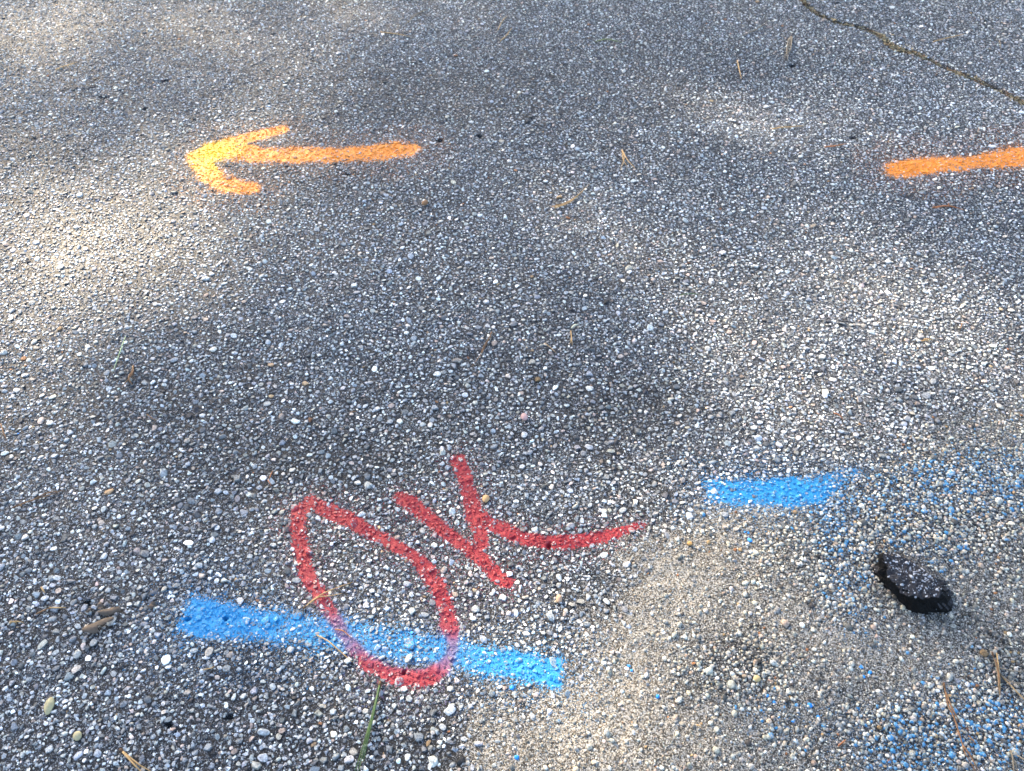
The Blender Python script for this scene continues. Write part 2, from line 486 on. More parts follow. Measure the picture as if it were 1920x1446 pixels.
# medium stones
x2, y2 = jitter_grid(.0072, 1.1)
m = clear(x2, y2) & (RNG.random(len(x2)) < .93) & (RNG.random(len(x2)) > sand_amount(x2, y2) * .97) & free(x2, y2)
x2, y2 = x2[m], y2[m]
r2 = np.clip(RNG.lognormal(math.log(.0037), .27, len(x2)), .0022, .0056)
c2 = stone_colours(len(x2), P_ROAD, .42) * soil_and_light(x2, y2)[:, None] ** .8
t2 = chips(x2, y2, np.zeros(len(x2)))
for mm, T in ((y2 < 1.1, T_COARSE), (y2 >= 1.1, T_MED)):
    k = mm.sum()
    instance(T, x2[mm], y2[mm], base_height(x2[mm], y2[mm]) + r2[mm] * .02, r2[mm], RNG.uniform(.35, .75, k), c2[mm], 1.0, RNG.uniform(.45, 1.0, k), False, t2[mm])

# grit between them
x3, y3 = jitter_grid(.0053, 1.4)
sa = sand_amount(x3, y3)
m = clear(x3, y3) & free(x3, y3) & (RNG.random(len(x3)) < np.where(sa > .5, .75, np.where(y3 > 1.9, .4, .6)))
x3, y3, sa = x3[m], y3[m], sa[m]
r3 = np.clip(RNG.lognormal(math.log(.0018), .3, len(x3)), .0009, .0032) * np.where(sa > .5, .85, 1.0)
c3 = np.where((sa > .5)[:, None], stone_colours(len(x3), P_SAND, .5), stone_colours(len(x3), P_ROAD, .6) * 1.1 * soil_and_light(x3, y3)[:, None])
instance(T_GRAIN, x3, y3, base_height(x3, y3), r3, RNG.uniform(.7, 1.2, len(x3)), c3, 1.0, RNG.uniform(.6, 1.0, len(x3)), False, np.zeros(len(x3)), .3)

x4, y4 = jitter_grid(.0037, 1.5)
m = (y4 < 1.35) & near(x4, y4, -.25)
x4, y4 = x4[m], y4[m]
m = clear(x4, y4) & free(x4, y4) & (RNG.random(len(x4)) < .62)
x4, y4 = x4[m], y4[m]
sa = sand_amount(x4, y4)
r4 = np.clip(RNG.lognormal(math.log(.0011), .3, len(x4)), .0006, .002)
c4 = np.where((sa > .5)[:, None], stone_colours(len(x4), P_SAND, .5), stone_colours(len(x4), P_ROAD, .6) * 1.15 * soil_and_light(x4, y4)[:, None])
instance(T_GRAIN, x4, y4, base_height(x4, y4) + .0002, r4, RNG.uniform(.7, 1.2, len(x4)), c4, 1.0, RNG.uniform(.6, 1.0, len(x4)), False, np.zeros(len(x4)), .3)

# rounded pebbles of the sandy patch
CRUMBS_AND_SHADE = [(1795, 1160, 45, 22, 1.0), (1745, 1158, 60, 12, .8), (1650, 1110, 20, 25, .6), (1670, 1030, 40, 14, .6), (1860, 1200, 40, 40, .6), (1420, 1230, 60, 30, .4), (1740, 1410, 70, 40, .5)]  # pebbles coloured dark: tar crumbs and the lump's contact shadow painted in
def pebbles(cell, rmean, dens_lo, dens_hi, seed):
    x, y = jitter_grid(cell)
    s = sand_amount(x, y)
    k = s > .12
    x, y, s = x[k], y[k], s[k]
    peb = np.clip(blobs(x, y, PEBBLY) + (fnoise(x, y, .06, 8 + seed) - .5) * .8, 0, 1) * (1 - .7 * np.clip(blobs(x, y, SANDY), 0, 1))
    dens_lo_ = dens_lo * (1 - .8 * np.clip(blobs(x, y, SANDY), 0, 1))
    k = (RNG.random(len(x)) < (dens_lo_ + (dens_hi - dens_lo) * peb) * s) & free(x, y)
    x, y = x[k], y[k]
    r = np.clip(RNG.lognormal(math.log(rmean), .24, len(x)), rmean * .6, rmean * 1.9)
    c = stone_colours(len(x), P_SAND, .25)
    c = c * (1 - .85 * np.clip(blobs(x, y, CRUMBS_AND_SHADE), 0, 1) * (RNG.random(len(x)) < .75))[:, None]
    b = blobs(x, y, BLUE_MIST)
    t = np.where(RNG.random(len(x)) < b * .75, RNG.uniform(.08, .70, len(x)), 0.0)
    chips(x, y, t)
    instance(T_PEB, x, y, base_height(x, y) + r * .1, r, RNG.uniform(.6, .95, len(x)), c, 1.0, RNG.uniform(.25, 1.0, len(x)), True, t)
pebbles(.0058, .0027, .20, .93, 0)
pebbles(.013, .0042, .05, .30, 1)

V, F, C, ST, RN, SM, TI = SOUP.get()
print('road', len(V), len(F))

cov = paint_at(V[:, 0].astype(float), V[:, 1].astype(float), RN[None].astype(float))
# thin blue mist from the short blue line on the sand between the pebbles
mist = np.where(ST == 0, .13 * np.clip(blobs(V[:, 0].astype(float), V[:, 1].astype(float), BLUE_MIST), 0, 1), 0)
total = np.zeros(len(V)); rgb = np.zeros((len(V), 3))
yel = np.clip(blobs(V[:, 0].astype(float), V[:, 1].astype(float), [(392, 288, 34, 26, 1.0), (430, 277, 30, 14, .55), (402, 312, 16, 16, .4)]), 0, 1)
for k, name in enumerate(MARK_NAMES):
    c = np.clip(cov[k], 0, 1)
    pc = MARK_COL[name][None]
    if name == 'orange_arrow':
        pc = ORANGE[None] * (1 - yel[:, None]) + YELLOW[None] * yel[:, None]
    over = c * (.62 if name.startswith('blue') else 1.0) if True else c
    w = np.where(total > .25, over, c)
    rgb = rgb * (1 - w[:, None]) + pc * w[:, None]
    total = 1 - (1 - total) * (1 - c)
tt = np.clip(np.maximum(TI, mist), 0, 1.0)
bl = np.where((TI > 1.1)[:, None], np.array([.01, .28, .80])[None], np.array([.05, .25, .48])[None])
rgb = rgb * (1 - tt[:, None]) + bl * tt[:, None]
total2 = 1 - (1 - total) * (1 - tt)
rgb = rgb / np.maximum(total2, 1e-4)[:, None]
PAINT = np.concatenate([np.clip(rgb, 0, 1), total2[:, None]], 1).astype(np.float32)

# ---------------------------------------------------------------- materials
def nodes(name):
    m = bpy.data.materials.new(name)
    m.use_nodes = True
    return m, m.node_tree.nodes, m.node_tree.links

def asphalt_material():
    m, n, l = nodes('asphalt')
    b = n['Principled BSDF']
    tc = n.new('ShaderNodeTexCoord')
    P = tc.outputs['Object']
    def attr(nm):
        a = n.new('ShaderNodeAttribute'); a.attribute_name = nm; return a
    def math_(op, a, c, clamp=False):
        k = n.new('ShaderNodeMath'); k.operation = op; k.use_clamp = clamp
        for i, w in enumerate((a, c)):
            if isinstance(w, (int, float)): k.inputs[i].default_value = w
            else: l.new(w, k.inputs[i])
        return k.outputs[0]
    def mix(f, a, c, mode='MIX'):
        k = n.new('ShaderNodeMix'); k.data_type = 'RGBA'; k.blend_type = mode
        for s, w in ((k.inputs[0], f), (k.inputs[6], a), (k.inputs[7], c)):
            if isinstance(w, (int, float)): s.default_value = w
            elif isinstance(w, tuple): s.default_value = w
            else: l.new(w, s)
        return k.outputs[2]
    def noise(scale, det=2.0, rough=.6):
        k = n.new('ShaderNodeTexNoise'); k.inputs['Scale'].default_value = scale; k.inputs['Detail'].default_value = det; k.inputs['Roughness'].default_value = rough
        l.new(P, k.inputs['Vector']); return k
    def voro(scale):
        k = n.new('ShaderNodeTexVoronoi'); k.inputs['Scale'].default_value = scale; l.new(P, k.inputs['Vector']); return k
    def ramp(f, stops):
        k = n.new('ShaderNodeValToRGB')
        e = k.color_ramp.elements
        while len(e) < len(stops): e.new(.5)
        for s, (p, c) in zip(e, stops):
            s.position = p; s.color = (c[0], c[1], c[2], 1) if isinstance(c, tuple) else (c, c, c, 1)
        l.new(f, k.inputs[0]); return k.outputs[0]
    col, stone, paint = attr('base_tone'), attr('stone'), attr('paint')
    # stones: mottled mineral grains
    m1 = ramp(noise(340, 4, .8).outputs['Fac'], [(.30, .22), (.42, .65), (.52, 1.0), (.68, 1.65)])
    stone_c = mix(1.0, col.outputs['Color'], m1, 'MULTIPLY')
    # binder: dark bitumen with a scatter of grit specks
    v1 = voro(820)
    sep = n.new('ShaderNodeSeparateColor'); l.new(v1.outputs['Color'], sep.inputs[0])
    speck = ramp(sep.outputs[0], [(.0, .3), (.55, .7), (.70, 1.8), (.84, 6.0), (1.0, 14.0)])
    v3 = voro(330)
    sep3 = n.new('ShaderNodeSeparateColor'); l.new(v3.outputs['Color'], sep3.inputs[0])
    coarse = ramp(sep3.outputs[2], [(.0, .35), (.5, .75), (.8, 1.5), (1.0, 3.2)])
    speck = mix(1.0, speck, coarse, 'MULTIPLY')
    rim = ramp(v1.outputs['Distance'], [(.0, 1.1), (.45, .9), (.75, .45)])
    bc = mix(1.0, col.outputs['Color'], speck, 'MULTIPLY')
    bc = mix(1.0, bc, rim, 'MULTIPLY')
    cl = n.new('ShaderNodeVectorMath'); cl.operation = 'MINIMUM'; l.new(bc, cl.inputs[0]); cl.inputs[1].default_value = (.42, .41, .38)
    # far road: stones by pattern only
    v2 = voro(105)
    sep2 = n.new('ShaderNodeSeparateColor'); l.new(v2.outputs['Color'], sep2.inputs[0])
    fcol = ramp(sep2.outputs[1], [(0, .03), (.4, .12), (.7, .3), (1, .45)])
    frim = ramp(v2.outputs['Distance'], [(.0, 1.0), (.4, .9), (.7, .12)])
    far = mix(1.0, fcol, frim, 'MULTIPLY')
    is_stone = math_('GREATER_THAN', stone.outputs['Fac'], .5)
    is_far = math_('GREATER_THAN', stone.outputs['Fac'], 1.5)
    c = mix(is_stone, cl.outputs[0], stone_c)
    c = mix(is_far, c, far)
    # paint: thin, broken up by the grain
    pn = noise(300, 4, .75)
    k = math_('SUBTRACT', pn.outputs['Fac'], .5)
    k = math_('MULTIPLY', k, 3.0)
    k = math_('ADD', paint.outputs['Alpha'], k)
    mr = n.new('ShaderNodeMapRange'); mr.interpolation_type = 'SMOOTHSTEP'
    l.new(k, mr.inputs[0]); mr.inputs[1].default_value = .24; mr.inputs[2].default_value = .56
    ok = math_('GREATER_THAN', paint.outputs['Alpha'], .012)
    f = math_('MULTIPLY', mr.outputs[0], ok)
    f = math_('MULTIPLY', f, .96)
    pv = ramp(noise(380, 3, .7).outputs['Fac'], [(.3, .5), (.5, .95), (.7, 1.3)])
    pc = mix(1.0, paint.outputs['Color'], pv, 'MULTIPLY')
    c = mix(f, c, pc)
    l.new(c, b.inputs['Base Color'])
    ro = n.new('ShaderNodeMapRange'); l.new(f, ro.inputs[0]); ro.inputs[3].default_value = .72; ro.inputs[4].default_value = .55
    l.new(ro.outputs[0], b.inputs['Roughness'])
    b.inputs['Specular IOR Level'].default_value = .35
    bp = n.new('ShaderNodeBump'); bp.inputs['Strength'].default_value = .6; bp.inputs['Distance'].default_value = .0009
    hh = math_('ADD', noise(900, 2).outputs['Fac'], math_('MULTIPLY', v1.outputs['Distance'], -.6))
    l.new(hh, bp.inputs['Height']); l.new(bp.outputs[0], b.inputs['Normal'])
    return m
ASPHALT = asphalt_material()

def surface(name, faces, smooth):
    u = np.unique(faces)
    rm = np.zeros(len(V), np.int32); rm[u] = np.arange(len(u), dtype=np.int32)
    f = rm[faces]
    me = bpy.data.meshes.new(name)
    me.vertices.add(len(u)); me.vertices.foreach_set('co', V[u].ravel())
    me.loops.add(len(f) * 3); me.loops.foreach_set('vertex_index', f.ravel())
    me.polygons.add(len(f)); me.polygons.foreach_set('loop_start', np.arange(len(f), dtype=np.int32) * 3)
    me.polygons.foreach_set('use_smooth', smooth)
    a = me.attributes.new('base_tone', 'FLOAT_COLOR', 'POINT'); a.data.foreach_set('color', np.concatenate([C[u], np.ones((len(u), 1), np.float32)], 1).ravel())
    a = me.attributes.new('paint', 'FLOAT_COLOR', 'POINT'); a.data.foreach_set('color', PAINT[u].ravel())
    a = me.attributes.new('stone', 'FLOAT', 'POINT'); a.data.foreach_set('value', ST[u])
    me.update(calc_edges=True)
    me.materials.append(ASPHALT)
    o = bpy.data.objects.new(name, me)
    COL.objects.link(o)
    return o

def tag(o, label=None, cat=None, group=None, kind=None):
    if label: o['label'] = label
    if cat: o['category'] = cat
    if group: o['group'] = group
    if kind: o['kind'] = kind
    return o

fc = cov[:, F].mean(2)
owner = fc.argmax(0)
strong = fc.max(0) > .30
# where blue runs over red the later coat owns the face
BL = MARK_NAMES.index('blue_line_long'); RL = MARK_NAMES.index('red_loop')
cross = strong & (fc[RL] > .45)
owner[cross] = RL
tag(surface('road', F[~strong], SM[~strong]), 'worn grey asphalt road of coarse stones with a sandy patch at one corner', 'road', kind='structure')
LABELS = {
    'orange_arrow': ('painted_arrow', 'orange spray-painted arrow with a yellow tip pointing left across the asphalt', 'arrow', None),
    'orange_line': ('painted_line', 'orange spray-painted stripe on grey asphalt below the debris-filled crack', 'painted line', 'sprayed utility stripes'),
    'red_loop': ('painted_letter', 'red spray-painted slanting D-shaped loop crossed by the long blue stripe', 'letter', 'red sprayed letters'),
    'red_kay': ('painted_letter', 'red spray-painted letter K with one arm sweeping towards the sandy patch', 'letter', 'red sprayed letters'),
    'blue_line_long': ('painted_line', 'long blue spray-painted stripe running through the red D-shaped loop', 'painted line', 'sprayed utility stripes'),
    'blue_line_short': ('painted_line', 'short bright blue sprayed stripe at the edge of the sandy patch, fading into blue pebbles', 'painted line', 'sprayed utility stripes'),
}
for k, key in enumerate(MARK_NAMES):
    m = strong & (owner == k)
    nm, lb, ct, gr = LABELS[key]
    tag(surface(nm, F[m], SM[m]), lb, ct, gr)

# ---------------------------------------------------------------- black lump of asphalt
def simple_mat(name, colour, rough=.7, var=.35, scale=400, spec=.3, bump=.0):
    m, n, l = nodes(name)
    b = n['Principled BSDF']
    tc = n.new('ShaderNodeTexCoord')
    t = n.new('ShaderNodeTexNoise'); t.inputs['Scale'].default_value = scale; t.inputs['Detail'].default_value = 3
    l.new(tc.outputs['Object'], t.inputs['Vector'])
    r = n.new('ShaderNodeValToRGB')
    r.color_ramp.elements[0].position = .3; r.color_ramp.elements[1].position = .7
    r.color_ramp.elements[0].color = (*[c * (1 - var) for c in colour], 1)
    r.color_ramp.elements[1].color = (*[min(c * (1 + var), 1) for c in colour], 1)
    l.new(t.outputs['Fac'], r.inputs[0]); l.new(r.outputs[0], b.inputs['Base Color'])
    b.inputs['Roughness'].default_value = rough; b.inputs['Specular IOR Level'].default_value = spec
    if bump:
        bp = n.new('ShaderNodeBump'); bp.inputs['Strength'].default_value = .8; bp.inputs['Distance'].default_value = bump
        l.new(t.outputs['Fac'], bp.inputs['Height']); l.new(bp.outputs[0], b.inputs['Normal'])
    return m

def mesh_object(name, verts, faces, mats, parent=None, smooth=False, fmat=None, loc=None):
    me = bpy.data.meshes.new(name)
    me.from_pydata([tuple(map(float, v)) for v in verts], [], [tuple(map(int, f)) for f in faces])
    for m in (mats if isinstance(mats, list) else [mats]): me.materials.append(m)
    for i, p in enumerate(me.polygons):
        p.use_smooth = smooth
        if fmat is not None: p.material_index = int(fmat[i])
    me.update()
    o = bpy.data.objects.new(name, me)
    COL.objects.link(o)
    if loc is not None: o.location = loc
    if parent: o.parent = parent
    return o

def make_lump():
    c = LUMP_C
    out_px = [(1638, 1068), (1642, 1052), (1656, 1040), (1678, 1036), (1705, 1040), (1735, 1060), (1764, 1083), (1784, 1108), (1786, 1134), (1764, 1148), (1730, 1150), (1705, 1142), (1682, 1122), (1658, 1100)]
    top_px = [(1657, 1050), (1659, 1045), (1668, 1041), (1684, 1041), (1704, 1046), (1728, 1062), (1750, 1082), (1764, 1100), (1764, 1112), (1746, 1120), (1728, 1122), (1708, 1118), (1688, 1105), (1668, 1082)]
    ob = np.array([at(*p) - c for p in out_px]); 
    hz = .036
    # the crest is higher than the road: move its pixel outline towards the camera along the line of sight
    def at_h(p, h):
        g = at(*p); k = (H - h) / H
        return g * k
    tb = np.array([at_h(p, hz) - c for p in top_px])
    n = 84
    def resample(a):
        p = np.vstack([a, a[:1]]); d = np.r_[0, np.cumsum(np.linalg.norm(np.diff(p, axis=0), axis=1))]
        t = np.linspace(0, len(a), n, endpoint=False)
        pp = np.vstack([a[-1:], a, a[:2]])
        o = []
        for tt in t:
            i = int(tt); f = tt - i
            p0, p1, p2, p3 = pp[i], pp[i + 1], pp[i + 2], pp[(i + 3) % len(pp)] if i + 3 < len(pp) else pp[2]
            o.append(.5 * (2 * p1 + (p2 - p0) * f + (2 * p0 - 5 * p1 + 4 * p2 - p3) * f * f + (3 * p1 - p0 - 3 * p2 + p3) * f ** 3))
        return np.array(o)
    O, Tp = resample(ob), resample(tb)
    ctr = Tp.mean(0)
    rg = np.random.default_rng(3)
    rings = []
    prof = [(0, -.006), (.10, .006), (.30, .013), (.55, .021), (.78, .029), (.93, .0345), (1.0, .036)]
    for t, z in prof:
        p = O * (1 - t) + Tp * t
        rings.append(np.column_stack([p, np.full(n, z)]))
    for k in (.9, .75, .58, .4, .22):
        p = ctr + (Tp - ctr) * k
        rings.append(np.column_stack([p, np.full(n, .036 + .0015 * (1 - k))]))
    v = np.vstack(rings + [np.array([[*ctr, .0375]])])
    # far right side dips into the sand
    lean = np.clip((v[:, 0] * .62 + v[:, 1] * .78) / .06, -1, 1)
    v[:, 2] -= np.maximum(lean, 0) * .020 * np.clip(v[:, 2] / .036, 0, 1)
    X, Y = v[:, 0] + c[0] + v[:, 2], v[:, 1] + c[1] - v[:, 2]
    nz = (fnoise(X, Y, .009, 61, 3) - .5)
    nz2 = (fnoise(X, Y, .03, 66, 2) - .5)
    v[:, 2] += (nz * .0085 + nz2 * .009) * np.clip(v[:, 2] / .02, .3, 1)
    v[:, :2] *= (1 + (fnoise(X, Y, .013, 63, 3) - .5) * .44)[:, None]
    f = []
    for r in range(len(rings) - 1):
        for k in range(n):
            k2 = (k + 1) % n
            f.append((r * n + k, (r + 1) * n + k, (r + 1) * n + k2, r * n + k2))
    lastc = len(v) - 1
    b = (len(rings) - 1) * n
    f += [(b + k, lastc, b + (k + 1) % n) for k in range(n)]
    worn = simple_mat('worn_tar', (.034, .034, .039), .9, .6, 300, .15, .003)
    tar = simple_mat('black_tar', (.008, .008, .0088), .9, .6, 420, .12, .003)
    grit = simple_mat('lump_grit', (.36, .38, .42), .8, .35, 500)
    amber = simple_mat('lump_amber_grit', (.30, .17, .07), .8, .3, 500)
    dark = simple_mat('lump_dark_grit', (.035, .035, .040), .8, .5, 500)
    vs, fs, fm = [tuple(a) for a in v], list(f), [0] * len(f)
    # grains bedded in its surface: few on the sides, more on the crest
    from mathutils.bvhtree import BVHTree
    bvh = BVHTree.FromPolygons([Vector(a) for a in v], f)
    pts = []
    for k in range(2300):
        p = ob.mean(0) + rg.normal(size=2) * .034
        h = bvh.ray_cast(Vector((p[0], p[1], .2)), Vector((0, 0, -1)))
        if h[0] is None or h[0].z < .003: continue
        steep = h[1].z < .75
        if steep and rg.random() > .35: continue
        r = float(np.clip(rg.lognormal(math.log(.0011), .5), .0005, .0034))
        if steep: r *= .6
        mi = 1 if rg.random() < (.06 if steep else .34) else 3
        if (p[0] * .62 + p[1] * .78) / .06 > .3 and rg.random() < .6: mi, r = 5, r * 1.35
        if steep and rg.random() < .12: mi = 2
        pts.append((h[0], h[1], r, mi))
    for px, py, r in [(1687, 1040, .0048), (1700, 1057, .0062), (1733, 1064, .0052), (1707, 1083, .0050), (1690, 1098, .0046), (1713, 1074, .0036), (1743, 1082, .0034), (1728, 1092, .003), (1675, 1052, .004), (1724, 1105, .003), (1755, 1108, .0032), (1695, 1122, .0028), (1680, 1117, .003), (1716, 1120, .0026)]:
        p = at_h((px, py), .034) - c
        h = bvh.ray_cast(Vector((p[0], p[1], .2)), Vector((0, 0, -1)))
        if h[0] is not None: pts.append((h[0], h[1], r, 2 if py > 1112 and py < 1120 else 1))
    for pos, nor, r, mi in pts:
        tv, tf = T_COARSE[rg.integers(len(T_COARSE))]
        a = rg.uniform(0, 6.28)
        qd = nor.to_track_quat('Z', 'Y')
        b0 = len(vs)
        for w in tv:
            ww = Vector((w[0] * math.cos(a) - w[1] * math.sin(a), w[0] * math.sin(a) + w[1] * math.cos(a), w[2] * .8)) * r
            vs.append(tuple(qd @ ww + pos))
        for g in tf:
            fs.append(tuple(int(i) + b0 for i in g)); fm.append(mi)
    z0 = float(road_z(np.array([c[0]]), np.array([c[1]]))[0])
    o = mesh_object('asphalt_lump', vs, fs, [tar, grit, amber, dark, worn, simple_mat('lump_sand', (.17, .16, .145), .85, .5, 500)], smooth=False, fmat=fm, loc=(c[0], c[1], z0))
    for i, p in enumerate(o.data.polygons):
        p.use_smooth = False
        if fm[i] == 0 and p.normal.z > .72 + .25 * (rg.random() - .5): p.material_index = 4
    tag(o, 'black tarry lump of asphalt with pale grit lying on the sandy patch', 'lump')
make_lump()

# ---------------------------------------------------------------- pine needles, leaves, grass, pebbles
M_TAN = simple_mat('tan_needle', (.42, .27, .12), .55, .25, 120)
M_BROWN = simple_mat('brown_needle', (.20, .105, .05), .6, .3, 120)
M_RED = simple_mat('rusty_needle', (.34, .13, .05), .6, .3, 120)
M_GREY = simple_mat('grey_needle', (.20, .165, .12), .65, .3, 120)
M_GREEN = simple_mat('green_needle', (.055, .11, .035), .5, .3, 90)
M_PALE = simple_mat('pale_green_blade', (.30, .42, .24), .5, .2, 90)
M_SHEATH = simple_mat('needle_sheath', (.10, .055, .03), .7, .3, 300)

def tube(pts, rad, sides=6):
    """a closed tube through 3-D points, one radius per point"""
    pts = np.array(pts, float)
    v, f = [], []
    n = len(pts)
    for i in range(n):
        d = pts[min(i + 1, n - 1)] - pts[max(i - 1, 0)]
        d /= np.linalg.norm(d) + 1e-12
        s = np.cross(d, [0, 0, 1]); s /= np.linalg.norm(s) + 1e-12
        u = np.cross(s, d)
        for k in range(sides):
            a = 2 * math.pi * k / sides
            v.append(pts[i] + rad[i] * (math.cos(a) * s + math.sin(a) * u))
    for i in range(n - 1):
        for k in range(sides):
            k2 = (k + 1) % sides
            f.append((i * sides + k, i * sides + k2, (i + 1) * sides + k2, (i + 1) * sides + k))
    f.append(tuple(range(sides - 1, -1, -1))); f.append(tuple(range((n - 1) * sides, n * sides)))
    return v, f

def ground_z(x, y):
    return float(base_height(np.array([x]), np.array([y]))[0])

def needle_path(px_pts, lift=.0035, arch=.002):
    g = smooth_line([at(*p) for p in px_pts], 6)
    n = len(g)
    return [(p[0], p[1], float(road_z(np.array([p[0]]), np.array([p[1]]))[0]) + lift + arch * math.sin(math.pi * i / (n - 1))) for i, p in enumerate(g)]

def needles(name, paths, mat, label, cat, r=.0009, group='fallen pine needles', sheath=False, lift=.0035, mats=None):
    """a fallen bundle: an Empty at its base with each needle a child"""
    P0 = [needle_path(p, lift + .0008 * i, .0015 + .001 * i) for i, p in enumerate(paths)]
    base = np.array(P0[0][0])
    if len(paths) == 1 and not sheath:
        pts = np.array(P0[0]) - base
        n = len(pts)
        rad = [r * (1 - .6 * max(0, (i / (n - 1) - .6) / .4)) for i in range(n)]
        v, f = tube(pts, rad)
        return tag(mesh_object(name, v, f, mat, smooth=True, loc=tuple(base)), label, cat, group)
    root = bpy.data.objects.new(name, None); COL.objects.link(root)
    root.empty_display_size = .01
    root.location = tuple(base)
    tag(root, label, cat, group)
    for j, p in enumerate(P0):
        pts = np.array(p) - base
        n = len(pts)
        rad = [r * (1 - .6 * max(0, (i / (n - 1) - .6) / .4)) for i in range(n)]
        v, f = tube(pts, rad)
        mesh_object('needle', v, f, mats[j] if mats else mat, parent=root, smooth=True)
    if sheath:
        pts = np.array(P0[0])[:3] - base
        d = pts[1] - pts[0]
        q = [pts[0] - d * .8, pts[0], pts[0] + d * 1.2]
        v, f = tube(q, [r * 1.3, r * 1.9, r * 1.3])
        mesh_object('sheath', v, f, M_SHEATH, parent=root, smooth=True)
    return root

N = 'pine_needles'
CAT = 'pine needle'
needles(N, [[(571, 1141), (592, 1124), (620, 1108), (663, 1092)], [(582, 1133), (598, 1123), (620, 1120), (642, 1114)]], M_TAN, 'golden forked pine needles lying across the left stroke of the red loop', CAT, .00105, sheath=True)
needles(N, [[(595, 1193), (615, 1204), (636, 1222), (662, 1244)]], M_TAN, 'single tan pine needle below the long blue stripe, inside edge of the red loop', CAT, .0010)
needles(N, [[(629, 1182), (645, 1186), (660, 1199)]], M_RED, 'short curved rusty pine needle where the blue stripe crosses the red loop', CAT, .0009)
needles(N, [[(229, 1408), (248, 1424), (266, 1438), (285, 1448)], [(232, 1412), (254, 1436), (270, 1452)]], M_TAN, 'tan pine needle pair running off the near edge of the road view', CAT, .0011, sheath=True)
needles(N, [[(382, 1258), (398, 1255), (404, 1251)]], M_TAN, 'short tan needle on asphalt just below the left end of the long blue stripe', CAT, .0009)
needles(N, [[(1036, 388), (1060, 382), (1085, 366), (1106, 345)], [(1040, 391), (1064, 384), (1084, 368)]], M_TAN, 'curved tan pine needle pair on the asphalt right of the orange arrow', CAT, .0014)
needles(N, [[(1166, 284), (1168, 302), (1178, 318)], [(1166, 284), (1170, 300), (1163, 322)], [(1166, 284), (1175, 304), (1192, 322)]], M_TAN, 'small tan pine needle tuft spreading like a fork, between orange arrow and orange stripe', CAT, .0012)
needles(N, [[(251, 690), (246, 708), (228, 729)], [(249, 700), (243, 712), (249, 724)], [(251, 690), (252, 703), (244, 712)]], M_BROWN, 'brown forked pine twig near the thin pale green blade', CAT, .0014, sheath=True)
needles(N, [[(922, 624), (912, 648), (898, 672), (885, 688)], [(920, 632), (908, 652), (902, 664)]], M_BROWN, 'dark brown slanting needles on bare asphalt above the red letter K', CAT, .0011)
needles(N, [[(1070, 622), (1071, 640), (1066, 648)], [(1070, 622), (1073, 650)]], M_TAN, 'tiny tan needle pair under a pale seed in mid road', CAT, .0010)
needles(N, [[(1021, 645), (1032, 654), (1044, 664)]], M_TAN, 'thin tan needle slanting towards the tiny needle pair in mid road', CAT, .0008)
needles(N, [[(1482, 72), (1478, 92), (1470, 116)], [(1478, 76), (1474, 98), (1476, 118)], [(1484, 74), (1480, 100), (1468, 112)]], M_GREY, 'grey brown needle clump standing upright on the picture below the crack', CAT, .0020)
needles(N, [[(1382, 116), (1386, 136), (1390, 150)]], M_TAN, 'short tan needle left of the grey brown clump near the crack', CAT, .0018)
needles(N, [[(1392, 70), (1415, 60), (1438, 44)]], M_GREY, 'thin grey needle slanting up towards the crack', CAT, .0016)
needles(N, [[(1748, 390), (1778, 388), (1806, 395)], [(1778, 388), (1776, 383)], [(1778, 389), (1752, 393)]], M_RED, 'reddish forked needles on asphalt below the orange stripe', CAT, .0015)
needles(N, [[(1546, 277), (1566, 276), (1586, 272)]], M_RED, 'rusty brown needle lying flat above and left of the orange stripe', CAT, .0018)
needles(N, [[(1448, 243), (1475, 240), (1508, 237)]], M_TAN, 'orange tan needle lying flat on the bright spot of asphalt', CAT, .0016)
needles(N, [[(1750, 78), (1785, 70), (1808, 64)]], M_TAN, 'long tan needle just beyond the crack', CAT, .0016)
needles(N, [[(1874, 76), (1877, 92)]], M_GREY, 'short grey needle beyond the crack near the edge of view', CAT, .0016)
needles(N, [[(1860, 1228), (1868, 1262), (1872, 1305)], [(1867, 1226), (1871, 1268), (1873, 1306)], [(1864, 1238), (1869, 1270), (1870, 1296)]], M_GREY, 'upright grey brown needle bundle on blue flecked sand near the tarry lump', CAT, .0010, mats=[M_GREY, M_TAN, M_BROWN], sheath=True)
needles(N, [[(1874, 1265), (1892, 1285), (1918, 1312), (1935, 1322)], [(1876, 1268), (1894, 1281), (1930, 1285)], [(1872, 1254), (1890, 1260), (1925, 1264)]], M_TAN, 'fan of tan needles spreading right from the upright bundle on the sand', CAT, .0010, mats=[M_TAN, M_GREY, M_GREY], sheath=True)
needles(N, [[(1769, 1286), (1774, 1320), (1788, 1352), (1800, 1390), (1808, 1415), (1830, 1450)], [(1771, 1300), (1782, 1332), (1803, 1365)], [(1803, 1400), (1815, 1420), (1834, 1452)]], M_BROWN, 'long brown needle strand trailing over the blue flecked pebbles', CAT, .0011, sheath=True)
needles(N, [[(1814, 1380), (1828, 1398)]], M_BROWN, 'short brown needle beside the long brown strand on blue flecked pebbles', CAT, .0010)
needles(N, [[(1893, 1408), (1900, 1428), (1908, 1450)], [(1894, 1410), (1899, 1450)], [(1905, 1418), (1925, 1436)]], M_GREY, 'grey tan needle tuft at the near right corner of the sand', CAT, .0011)
needles(N, [[(1570, 1401), (1584, 1389)]], M_RED, 'short rusty needle on sand below the blue flecked pebbles', CAT, .0011)
needles(N, [[(1305, 1362), (1314, 1366)]], M_TAN, 'tiny yellow needle bit on the sunny sand', CAT, .0011)
needles(N, [[(1276, 553), (1296, 552), (1316, 553)]], M_GREEN, 'thin green needle lying flat in mid road', CAT, .0009)
needles(N, [[(2, 796), (8, 812), (15, 830)]], M_BROWN, 'brown needle at the far left edge near a blue paint chip', CAT, .0011)
